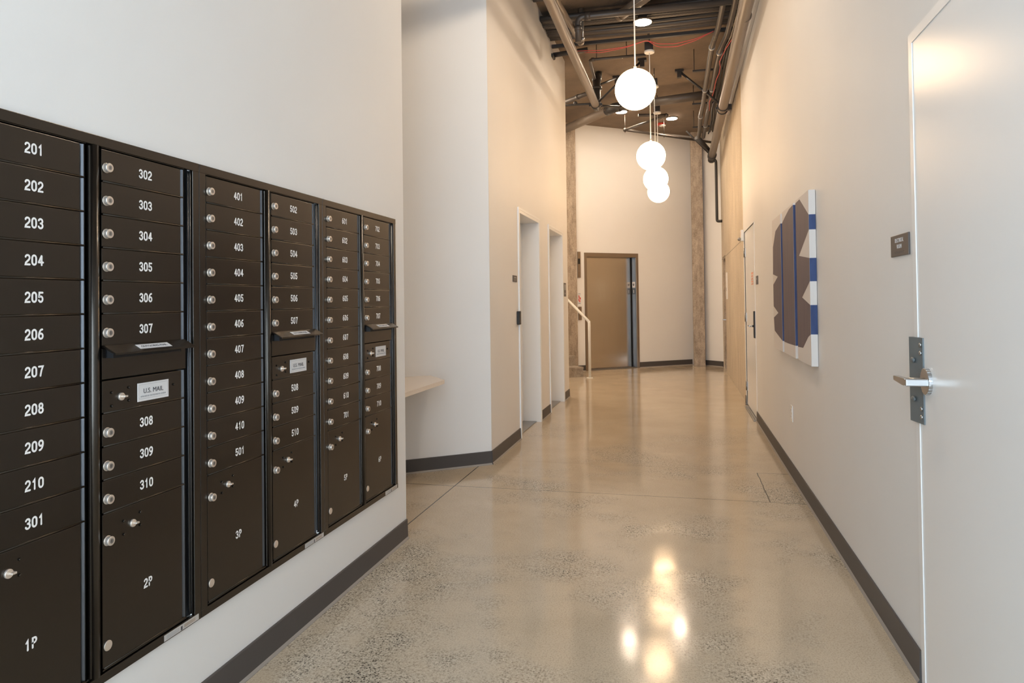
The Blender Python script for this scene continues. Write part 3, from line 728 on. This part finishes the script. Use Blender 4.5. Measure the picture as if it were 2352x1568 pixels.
# ------------------------------------------------------------------ signs, readers, outlet
def sign(name, X, y0, y1, z0, z1, face, m, label, lines=(), size=0.02, cat='sign', th=0.006):
    b = MB(); b.box((X + (0.0004 if face > 0 else -0.0004), y0, z0), (X + face * th, y1, z1), bev=0.0012)
    o = tag(b.build(name, m), label, cat)
    for s, z in lines:
        text('lettering', s, size, M_LABEL, (X + face * (th + 0.0001), (y0 + y1) / 2, z), R_PX if face > 0 else R_NX, o, bold=0.0, sx=0.86)
    return o
s_ = sign('electrical_room_sign', XR, 2.660, 2.868, 1.451, 1.528, -1, M_SIGN, 'dark brown ELECTRICAL ROOM sign beside the nearest white door', (('ELECTRICAL', 1.508), ('ROOM', 1.486)), 0.021)
b = MB()
for q in range(26):
    for r in range(2):
        if (q * 7 + r * 3) % 5 < 3: b.box((XR - 0.0066, 2.71 + q * 0.0045, 1.466 - r * 0.004), (XR - 0.006, 2.712 + q * 0.0045, 1.468 - r * 0.004))
b.build('braille_dots', M_SIGN, s_)
s_ = sign('room_sign', XL, 6.24, 6.40, 1.488, 1.548, 1, M_SIGN, 'small grey sign beside the first doorway of the left wall', (), 0.02)
b = MB(); b.box((XL + 0.006, 6.28, 1.522), (XL + 0.0064, 6.36, 1.533)); b.box((XL + 0.006, 6.28, 1.504), (XL + 0.0064, 6.36, 1.509)); b.build('lettering', M_LGREY, s_)
s_ = sign('room_sign', XL, 9.115, 9.285, 1.365, 1.545, 1, M_SIGN, 'tall grey sign past the second doorway, at the left wall end', (), 0.02)
b = MB(); b.box((XL + 0.006, 9.14, 1.45), (XL + 0.0064, 9.26, 1.525)); b.box((XL + 0.006, 9.17, 1.395), (XL + 0.0064, 9.23, 1.415)); b.build('lettering', M_LGREY, s_)
s_ = sign('room_sign', XR, 7.52, 7.70, 1.452, 1.540, -1, M_SIGN, 'small dark sign beside the far right white door', (), 0.02)
b = MB(); b.box((XR - 0.0064, 7.57, 1.50), (XR - 0.006, 7.65, 1.515)); b.build('lettering', M_LGREY, s_)
b = MB(); b.box((XL + 0.0004, 6.385, 1.088), (XL + 0.028, 6.46, 1.215), M_BLACK, bev=0.006)
cr = tag(b.build('card_reader'), 'black card reader on the jamb side of the first left doorway', 'card reader')
MB().box((XL + 0.028, 6.40, 1.10), (XL + 0.030, 6.445, 1.205), bev=0.0008).build('reader_face', M_PIPED, cr)
b = MB(); b.box((XR - 0.006, 5.370, 0.412), (XR - 0.0004, 5.448, 0.528), bev=0.002); ot = tag(b.build('wall_outlet', M_OUT), 'white electrical outlet plate low under the triptych painting', 'outlet')
for z in (0.447, 0.493):
    s2 = MB(); s2.box((XR - 0.0085, 5.391, z - 0.015), (XR - 0.006, 5.427, z + 0.015), M_OUT, bev=0.001)
    for y in (5.402, 5.416): s2.box((XR - 0.0088, y - 0.001, z - 0.004), (XR - 0.0085, y + 0.001, z + 0.006), M_LTXT)
    s2.build('socket', None, ot)
# bell / strobe beside far door
b = MB(); b.box((XR - 0.035, 9.065, 2.02), (XR - 0.0004, 9.155, 2.16), M_OUT, bev=0.006); ho = tag(b.build('fire_strobe'), 'white wall strobe with clear lens above the far right door hinges', 'alarm')
MB().sphere((XR - 0.052, 9.10, 2.045), 0.028, sc=(0.8, 1, 0.8)).build('lens', M_ALU, ho)
MB().box((XR - 0.0355, 9.08, 2.09), (XR - 0.035, 9.085, 2.14)).build('lettering', M_RED, ho)

# ------------------------------------------------------------------ triptych
def panel(y0, y1, polys, sides, label):
    """polys in (y,z); sides: z ranges of the paint that wraps the near (low y) edge"""
    xf = XR - 0.040; z0, z1 = 0.905, 1.935
    b = MB(); b.mats = [M_CREAM, M_MAUVE, M_BLUE]
    b.box((xf, y0, z0), (XR - 0.002, y1, z1), M_CREAM, bev=0.002)
    for po in polys: b.face([(xf - 0.0004, q[0], q[1]) for q in po], M_MAUVE)
    for a, e in sides: b.face([(xf + 0.0005, y0 - 0.0004, a), (XR - 0.0025, y0 - 0.0004, a), (XR - 0.0025, y0 - 0.0004, e), (xf + 0.0005, y0 - 0.0004, e)], M_BLUE)
    o = b.build('canvas_panel'); return tag(o, label, 'painting', 'three panels of the abstract triptych')
panel(4.357, 4.826, [[(4.825, 1.918), (4.665, 1.922), (4.358, 1.791), (4.358, 1.703), (4.721, 1.571), (4.358, 1.537), (4.358, 1.401), (4.631, 1.308), (4.358, 1.263), (4.358, 1.092), (4.444, 1.073), (4.63, 0.996), (4.825, 0.990)]],
      [(1.703, 1.791), (1.401, 1.537), (1.092, 1.263)], 'nearest canvas of the taupe and blue triptych, with the wide blue edge patches')
panel(4.930, 5.445, [[(5.444, 1.855), (5.325, 1.879), (5.107, 1.915), (4.931, 1.922), (4.931, 0.990), (5.255, 0.986), (5.444, 0.987)]],
      [(0.990, 1.922)], 'middle canvas of the taupe and blue triptych')
panel(5.53, 6.025, [[(5.531, 1.865), (5.818, 1.832), (5.985, 1.716), (6.005, 1.536), (6.015, 1.500), (5.733, 1.472), (6.005, 1.416), (6.005, 1.241), (5.737, 1.192), (6.005, 1.150), (5.97, 1.045), (5.531, 0.987)]],
      [(0.987, 1.862)], 'farthest canvas of the taupe and blue triptych, with notched far edge')

# ------------------------------------------------------------------ pendants and disc lights
def pendant(x, y, z, ztop, label, box=False):
    t = thing('globe_pendant', (x, y, ztop), label, 'pendant lamp', 'globe pendants down the hall')
    MB().sphere((0, 0, z - ztop), 0.175, u=48, v=32).build('globe', M_GLOBE, t)
    MB().cyl((0, 0, z - ztop + 0.172), (0, 0, z - ztop + 0.20), 0.014, seg=14).cyl((0, 0, z - ztop + 0.2), (0, 0, -0.02), 0.006, seg=10).build('cord', M_CORD, t)
    MB().cyl((0, 0, -0.028), (0, 0, 0), 0.062, seg=32, bev=0.006).build('canopy', M_CORD, t)
    bx = MB(); bx.box((-0.055, -0.05, 0), (0.045, 0.05, 0.095), bev=0.004); bx.cyl((0, 0, 0.095), (0, 0, ZC - ztop), 0.006, seg=8); bx.build('junction_box', M_PIPEK, t)
    return t
pendant(-0.352, 6.096, 3.124, 4.45, 'nearest lit white globe pendant, largest of the four')
pendant(-0.325, 8.66, 3.060, 4.35, 'second lit globe pendant, above the two lowest globes')
pendant(-0.318, 10.10, 3.020, 4.35, 'third lit globe pendant, overlapping the lowest globe')
pendant(-0.320, 11.45, 3.043, 4.33, 'farthest lit globe pendant, lowest in the hanging row')
def disc(x, y, z, label, r=0.095):
    t = thing('disc_light', (x, y, z), label, 'ceiling light', 'round ceiling disc lights')
    MB().cyl((0, 0, 0), (0, 0, 0.018), r + 0.008, seg=36, bev=0.003).build('housing', M_PIPEL, t)
    MB().cyl((0, 0, -0.006), (0, 0, 0), r, seg=36, bev=0.002).build('lens', M_DISC, t)
    if z < ZC - 0.1: MB().box((-0.05, -0.05, 0.018), (0.05, 0.05, 0.06)).cyl((0, 0, 0.06), (0, 0, ZC - z), 0.007, seg=8).build('stem', M_PIPEK, t)
    return t
disc(-0.36, 7.80, 4.37, 'nearest round ceiling disc light, hung under the conduit bundle')
disc(-0.954, 12.227, 4.581, 'left of the two far round ceiling disc lights')
disc(-0.106, 12.93, 4.581, 'right of the two far round ceiling disc lights')
disc(-2.35, 10.35, 4.581, 'added fill disc light over the steps, unseen behind the left wall end', 0.16)  # unseen lamp added to brighten the concrete wall and the back end
disc(-2.7, 11.3, 4.581, 'second added fill disc light over the steps, unseen deeper behind the left wall end', 0.16)  # another added lamp out of sight, same fill for the far end
disc(-0.60, 10.35, 4.581, 'added fill disc light on the ceiling, hidden directly behind the nearest globe')  # added behind the globe to lift the light in mid hall
disc(-0.36, 4.2, 4.40, 'enlarged fill disc light added over the niche, out of the view', 0.14)  # added out of frame and oversized, brightens niche and right wall

# ------------------------------------------------------------------ ceiling pipework
def T(bm, name, m, label, cat='pipe', group=None): return tag(bm.build(name, m), label, cat, group)
# A: long drain at left, coupling and riser at its far end
t = thing('drain_pipe', (-1.10, 9.75, 4.0), 'long taupe drain pipe under the left side of the ceiling, ending in a dark riser', 'pipe')
MB().cyl((-1.10, YFRONT + 0.2, 4.0), (-1.097, 9.62, 4.0), 0.052, seg=28).build('pipe', M_PIPEL, t)
MB().tube(pipe_path([(-1.097, 9.60, 4.0), (-1.097, 9.77, 4.0), (-1.10, 9.77, 4.48)], 0.08), 0.055, seg=20).build('riser', M_PIPEK, t)
b = MB(); b.cyl((-1.097, 9.55, 4.0), (-1.097, 9.63, 4.0), 0.064, seg=24, bev=0.006); 
for s in (-1, 1): b.box((-1.097 + s * 0.06, 9.575, 3.985), (-1.097 + s * 0.09, 9.605, 4.015))
b.build('coupling', M_PIPEK, t)
MB().cyl((-1.10, 9.77, 4.27), (-1.10, 9.77, 4.30), 0.075, seg=20).build('riser_collar', M_PIPEK, t); MB().sphere((-1.10, 9.79, 4.42), 0.068).build('riser_cap', M_PIPEK, t)
MB().tube(pipe_path([(-1.10, 9.77, 4.44), (-1.10, 10.0, 4.5), (-1.10, 10.05, ZC - 0.01)], 0.05), 0.05, seg=14).build('elbow', M_PIPEK, t); rel(t)
# B: thinner pipe beside it turning up into the slab
T(MB().tube(pipe_path([(-1.16, YFRONT + 0.4, 4.2), (-1.12, 6.6, 4.2), (-1.045, 7.72, 4.2)], 0.2), 0.033, seg=18).cyl((-1.045, 7.70, 4.2), (-1.043, 7.76, 4.2), 0.039, seg=18).tube(pipe_path([(-1.045, 7.70, 4.2), (-1.04, 7.79, 4.2), (-1.04, 7.79, ZC - 0.01)], 0.04), 0.032, seg=14), 'drain_pipe', M_PIPEL, 'thinner taupe pipe running beside the left drain pipe, turning up into the ceiling')
# C: big pipe on the right with end cap and clamp
t = thing('drain_pipe', (0.63, 13.72, 4.0), 'longest taupe pipe, hung along the right wall with a clamp and dark end coupling', 'pipe')
b = MB(); b.cyl((0.640, YFRONT + 0.2, 4.0), (0.612, 13.60, 3.995), 0.064, seg=28)
for y in (6.95, 10.2): b.cyl((0.6355, y, 4.0), (0.6353, y + 0.012, 4.0), 0.0662, seg=28)
b.build('pipe', M_PIPEL, t)
b = MB(); b.cyl((0.612, 13.50, 3.995), (0.612, 13.66, 3.995), 0.082, seg=26, bev=0.01); b.cyl((0.612, 13.66, 3.995), (0.612, 13.80, 3.96), 0.07, seg=20); b.build('end_coupling', M_PIPEK, t)
b = MB()
for y in (10.12, 10.30): b.cyl((0.620, y, 4.0), (0.620, y + 0.03, 4.0), 0.078, seg=26)
b.box((0.52, 10.17, 3.97), (0.62, 10.23, 4.0)); b.box((0.66, 10.17, 3.95), (0.735, 10.24, 4.03)); b.build('clamp', M_PIPEK, t); rel(t)
# vertical drop at the far right
T(MB().tube(pipe_path([(0.62, 13.72, 3.97), (0.690, 13.74, 3.93), (0.690, 13.72, 2.775), (0.775, 13.62, 2.765)], 0.04), 0.026, seg=12), 'drop_pipe', M_PIPEK, 'dark vertical pipe dropping from the right drain pipe, hooked into the wall')
# D: two wandering conduits
def Dp(px): return px
d1 = [(0.474, 4.8, 4.345), (0.474, 7.5, 4.345), (0.45, 8.05, 4.30), (0.40, 8.25, 4.22), (0.392, 8.7, 4.22), (0.375, 9.95, 4.22), (0.375, 10.7, 4.22), (0.352, 11.4, 4.22), (0.362, 12.3, 4.22), (0.360, 12.9, 4.2)]
d2 = [(0.588, 4.8, 4.345), (0.588, 7.6, 4.345), (0.56, 8.25, 4.30), (0.495, 8.48, 4.23), (0.480, 9.0, 4.22), (0.470, 9.95, 4.22), (0.465, 10.9, 4.22), (0.450, 12.0, 4.22), (0.44, 12.9, 4.2)]
for pts, lab in ((d1, 'left of the two bending conduits beside the right drain pipe'), (d2, 'right of the two bending conduits beside the right drain pipe')):
    t = thing('conduit', pts[0], lab, 'conduit', 'bending conduits beside the right drain pipe')
    MB().tube(pipe_path(pts, 0.12), 0.031, seg=14).build('tube', M_PIPED, t)
    for k in (3, 5, 7):
        if k < len(pts) - 1:
            p_ = Vector(pts[k]); q_ = Vector(pts[k + 1]); d_ = (q_ - p_).normalized(); c_ = p_ + d_ * 0.10
            MB().cyl(c_, c_ + d_ * 0.035, 0.037, seg=16).build('connector', M_GALV, t)
    rel(t)
T(MB().tube([(0.635, 5.0, 4.345), (0.632, 7.8, 4.345), (0.605, 8.3, 4.30), (0.545, 8.55, 4.24)], 0.005, seg=6), 'wire', M_GALV, 'thin silver wire following the right conduit', 'wire')
for i, (x, r_) in enumerate(((0.54, 0.013), (0.565, 0.011), (0.60, 0.016), (0.63, 0.012), (0.66, 0.015))):
    pts = [(x + 0.012 * math.sin(k * 1.7 + i), 8.4 + k * 0.45, 4.28 + 0.02 * math.sin(k * 1.1 + i * 2)) for k in range(11)]
    T(MB().tube(pts, r_, seg=8), 'cable', M_PIPEK, 'black cable in the bunch behind the right drain pipe', 'cable', 'black cables behind the right drain pipe')
for i, (y, z, xa, xb) in enumerate(((9.45, 4.3, 0.20, 0.60), (11.05, 4.3, 0.22, 0.60), (12.55, 4.3, 0.25, 0.60))):
    b = MB(); b.box((xa, y, z), (xb, y + 0.04, z + 0.02)); b.cyl((xa + 0.02, y + 0.02, z), (xa + 0.02, y + 0.02, ZC), 0.006, seg=6); b.cyl((xb - 0.02, y + 0.02, z), (xb - 0.02, y + 0.02, ZC), 0.006, seg=6)
    T(b, 'pipe_hanger', M_PIPEK, 'black %s strut hanger above the bending conduits' % ('nearest', 'middle', 'farthest')[i], 'hanger', 'strut hangers')
# F: conduit bundle crossing the hall
ys = [7.705, 7.76, 7.805, 7.85, 7.90, 7.965, 8.03, 8.09, 8.15, 8.21, 8.27, 8.33]
for i, y in enumerate(ys):
    r_ = (0.034, 0.024, 0.020, 0.026)[i % 4]; n = 120 if i in (1, 3, 4) else 16
    a = random.uniform(-0.03, 0.03); c_ = random.uniform(0.005, 0.03)
    pts = [(-1.49 + 2.25 * k / n, y + a * math.sin(math.pi * k / n) + 0.012 * math.sin(5 * k / n + i), 4.49 - c_ * math.sin(math.pi * k / n)) for k in range(n + 1)]
    T(MB().tube(pts, r_, seg=10, corrug=0.12 if n > 20 else 0), 'conduit', M_PIPED if i % 3 else M_PIPEK, 'dark conduit in the bundle crossing the ceiling above the nearest disc light', 'conduit', 'conduits crossing the ceiling')
b = MB()
b.box((-1.49, 8.40, 4.41), (0.76, 8.44, 4.45), bev=0.003)
for x in (-1.3, -0.33, 0.45): b.cyl((x, 8.42, 4.45), (x, 8.42, ZC), 0.006, seg=6)
T(b, 'strut_channel', M_PIPEK, 'long black strut along the far side of the conduit bundle', 'strut')
b = MB(); b.cyl((-1.49, 8.52, 4.36), (-1.06, 8.50, 4.38), 0.030, seg=14); b.cyl((-1.49, 8.42, 4.33), (-1.49, 8.56, 4.33), 0.02, seg=10)
T(b, 'conduit', M_PIPEK, 'short black conduit leaving the left wall past the bundle', 'conduit')
# red cables draped from the strut
for i, (dz, dy) in enumerate(((0, 0), (-0.02, 0.05))):
    pts = [(-1.20, 8.45 + dy, 4.36), (-0.9, 8.47 + dy, 4.345 + dz * 0.5), (-0.6, 8.46 + dy * 0.5, 4.355), (-0.34, 8.43, 4.40), (-0.22, 8.48 + dy, 4.36 + dz), (0.0, 8.50 + dy, 4.35 + dz), (0.22, 8.46 + dy * 0.5, 4.37 + dz * 0.5), (0.42, 8.38, 4.41)]
    T(MB().tube(pipe_path(pts, 0.05), 0.0045, seg=6), 'red_cable', M_WIRE, 'thin red cable draped along the strut across the ceiling', 'cable', 'red cables across the ceiling')
T(MB().tube([(0.62, 7.9, 4.17), (0.55, 8.3, 4.17), (0.50, 8.75, 4.17), (0.52, 8.95, 4.17), (0.52, 9.2, 4.17), (0.495, 9.5, 4.17), (0.485, 10.1, 4.17), (0.45, 10.5, 4.17), (0.47, 11.0, 4.17)], 0.005, seg=6), 'red_cable', M_WIRE, 'red cable wandering along the conduits beside the right drain pipe', 'cable')
# G: black steel pipe with elbow
b = MB(); b.tube(pipe_path([(0.55, 7.27, 4.28), (-1.003, 7.26, 4.28), (-1.003, 7.27, 4.02)], 0.07), 0.033, seg=16)
b.cyl((-0.93, 7.26, 4.28), (-0.87, 7.26, 4.28), 0.040, seg=16); b.cyl((-1.003, 7.265, 4.19), (-1.003, 7.265, 4.14), 0.040, seg=16)
T(b, 'sprinkler_main', M_PIPED, 'black steel pipe crossing the hall and elbowing down onto the left drain pipe')
T(MB().cyl((-0.955, 7.28, 4.03), (-0.955, 7.28, 4.246), 0.006, seg=8).cyl((-0.955, 7.28, 4.04), (-0.955, 7.28, 4.07), 0.016, seg=12), 'hanger_rod', M_GALV, 'thin silver rod hanging beside the black elbow', 'rod')
# H: flexible ducts and a round duct stub
for i, (y, z, sag, r_) in enumerate(((6.86, 4.545, 0.015, 0.045), (7.04, 4.55, 0.012, 0.040), (7.22, 4.545, 0.02, 0.045))):
    n = 40; pts = [(-1.48 + 2.2 * k / n, y + 0.05 * math.sin(math.pi * k / n * 1.2 + i), z - sag * math.sin(math.pi * k / n)) for k in range(n + 1)]
    T(MB().tube(pts, r_, seg=12), 'flexible_duct', M_PIPEK if i % 2 else M_PIPED, 'dark flexible duct crossing the ceiling before the conduit bundle', 'duct', 'flexible ducts')
b = MB(); b.cyl((-0.60, 7.60, 4.385), (-0.20, 7.08, 4.40), 0.056, seg=24); b.cyl((-0.576, 7.569, 4.386), (-0.568, 7.559, 4.386), 0.061, seg=24)
T(b, 'duct_stub', M_PIPEL, 'short round taupe duct stub left of the nearest pendant cord', 'duct')
T(MB().cyl((-0.52, 7.36, 4.335), (-0.16, 6.93, 4.34), 0.005, seg=6), 'hanger_rod', M_GALV, 'bright diagonal rod beside the round duct stub', 'rod')
# I: sprinkler branch
b = MB(); b.tube(pipe_path([(-0.38, 8.93, 4.40), (-1.09, 8.93, 4.40), (-1.12, 9.70, 4.40)], 0.06), 0.019, seg=12)
for x in (-0.62, -1.0): b.cyl((x, 8.93, 4.40), (x, 8.93, ZC), 0.006, seg=6)
b.cyl((-1.03, 8.93, 4.40), (-1.07, 8.93, 4.40), 0.027, seg=12)
T(b, 'sprinkler_branch', M_PIPED, 'dark branch pipe from the second pendant box to the riser')
# K: large cross pipe
t = thing('cross_pipe', (-1.0, 11.25, 4.40), 'thick taupe pipe crossing the hall behind the nearest globe, angled at its left end', 'pipe')
MB().cyl((-2.02, 12.47, 4.40), (-1.09, 11.38, 4.40), 0.072, seg=22).build('angled_run', M_PIPEL, t)
MB().cyl((-0.94, 11.24, 4.40), (0.66, 10.88, 4.40), 0.066, seg=22).build('cross_run', M_PIPED, t)
b = MB(); b.tube([(-1.12, 11.42, 4.40), (-1.05, 11.34, 4.40), (-0.99, 11.27, 4.40), (-0.89, 11.23, 4.40)], 0.076, seg=20); b.build('elbow', M_PIPEK, t); rel(t)
T(MB().cyl((-1.90, 10.95, 4.42), (-1.10, 10.25, 4.42), 0.035, seg=16).cyl((-1.50, 10.60, 4.42), (-1.46, 10.565, 4.42), 0.042, seg=16), 'branch_pipe', M_PIPED, 'dark pipe slanting in over the left wall end toward the riser')
T(MB().cyl((-2.0, 10.35, 4.25), (-1.12, 9.95, 4.12), 0.016, seg=12).sphere((-1.45, 10.1, 4.19), 0.03), 'brace_rod', M_PIPEK, 'black brace with a small valve left of the riser', 'brace')
# M: thin V shaped pipe near the back
b = MB(); b.cyl((-0.18, 11.58, 4.30), (-0.905, 12.37, 4.30), 0.023, seg=12); b.cyl((-0.905, 12.37, 4.30), (0.60, 13.72, 4.28), 0.023, seg=12); b.sphere((-0.905, 12.37, 4.30), 0.036)
b.cyl((-0.18, 11.58, 4.30), (-0.62, 11.45, 4.30), 0.026, seg=12); b.sphere((-0.18, 11.58, 4.30), 0.035)
for q in ((-0.905, 12.37), (-0.25, 12.95)): b.cyl((q[0], q[1], 4.25), (q[0], q[1], ZC), 0.006, seg=6)
T(b, 'sprinkler_line', M_PIPED, 'thin V shaped pipe in front of the back wall')
# braces
def brace(a, e, label, plate=True):
    b = MB(); b.cyl(a, e, 0.016, seg=10)
    if plate: b.box((a[0] - 0.06, a[1] - 0.04, a[2] - 0.01), (a[0] + 0.06, a[1] + 0.04, a[2] + 0.02)); b.box((a[0] - 0.03, a[1] - 0.03, a[2] - 0.09), (a[0] + 0.03, a[1] + 0.03, a[2] - 0.01))
    T(b, 'seismic_brace', M_PIPEK, label, 'brace')
brace((0.031, 10.255, 4.575), (0.60, 10.20, 4.03), 'black brace from the ceiling down to the clamp of the right pipe')
brace((-0.46, 9.649, 4.575), (-1.05, 9.60, 4.05), 'black brace from the ceiling to the left drain coupling')
brace((-0.86, 10.30, 4.575), (-1.08, 9.80, 4.33), 'short black brace above the left riser')
brace((0.15, 13.2, 4.40), (0.585, 13.60, 4.02), 'black brace at the far end of the right pipe', False)
T(MB().cyl((-1.10, 9.74, 4.03), (-0.80, 10.0, 4.06), 0.018, seg=10).cyl((-0.80, 10.0, 4.06), (-0.66, 10.05, 4.16), 0.018, seg=10), 'brace_rod', M_PIPEK, 'bent black rod right of the left drain coupling', 'brace')
b = MB(); b.cyl((0.33, 13.05, 4.24), (0.56, 13.30, 4.03), 0.052, seg=16, r2=0.035); b.sphere((0.56, 13.30, 4.03), 0.036)
T(b, 'pipe_plug', M_PIPEK, 'dark tapered pipe end by the far right corner of the ceiling')
b = MB(); b.cyl((-0.305, 13.3, ZC - 0.03), (-0.305, 13.3, ZC), 0.075, seg=24); sm = T(b, 'smoke_detector', M_RED, 'small red and white detector on the ceiling near the back wall', 'detector')
MB().cyl((-0.28, 13.3, ZC - 0.055), (-0.28, 13.3, ZC - 0.03), 0.06, seg=24, bev=0.006).build('detector_head', M_OUT, sm)
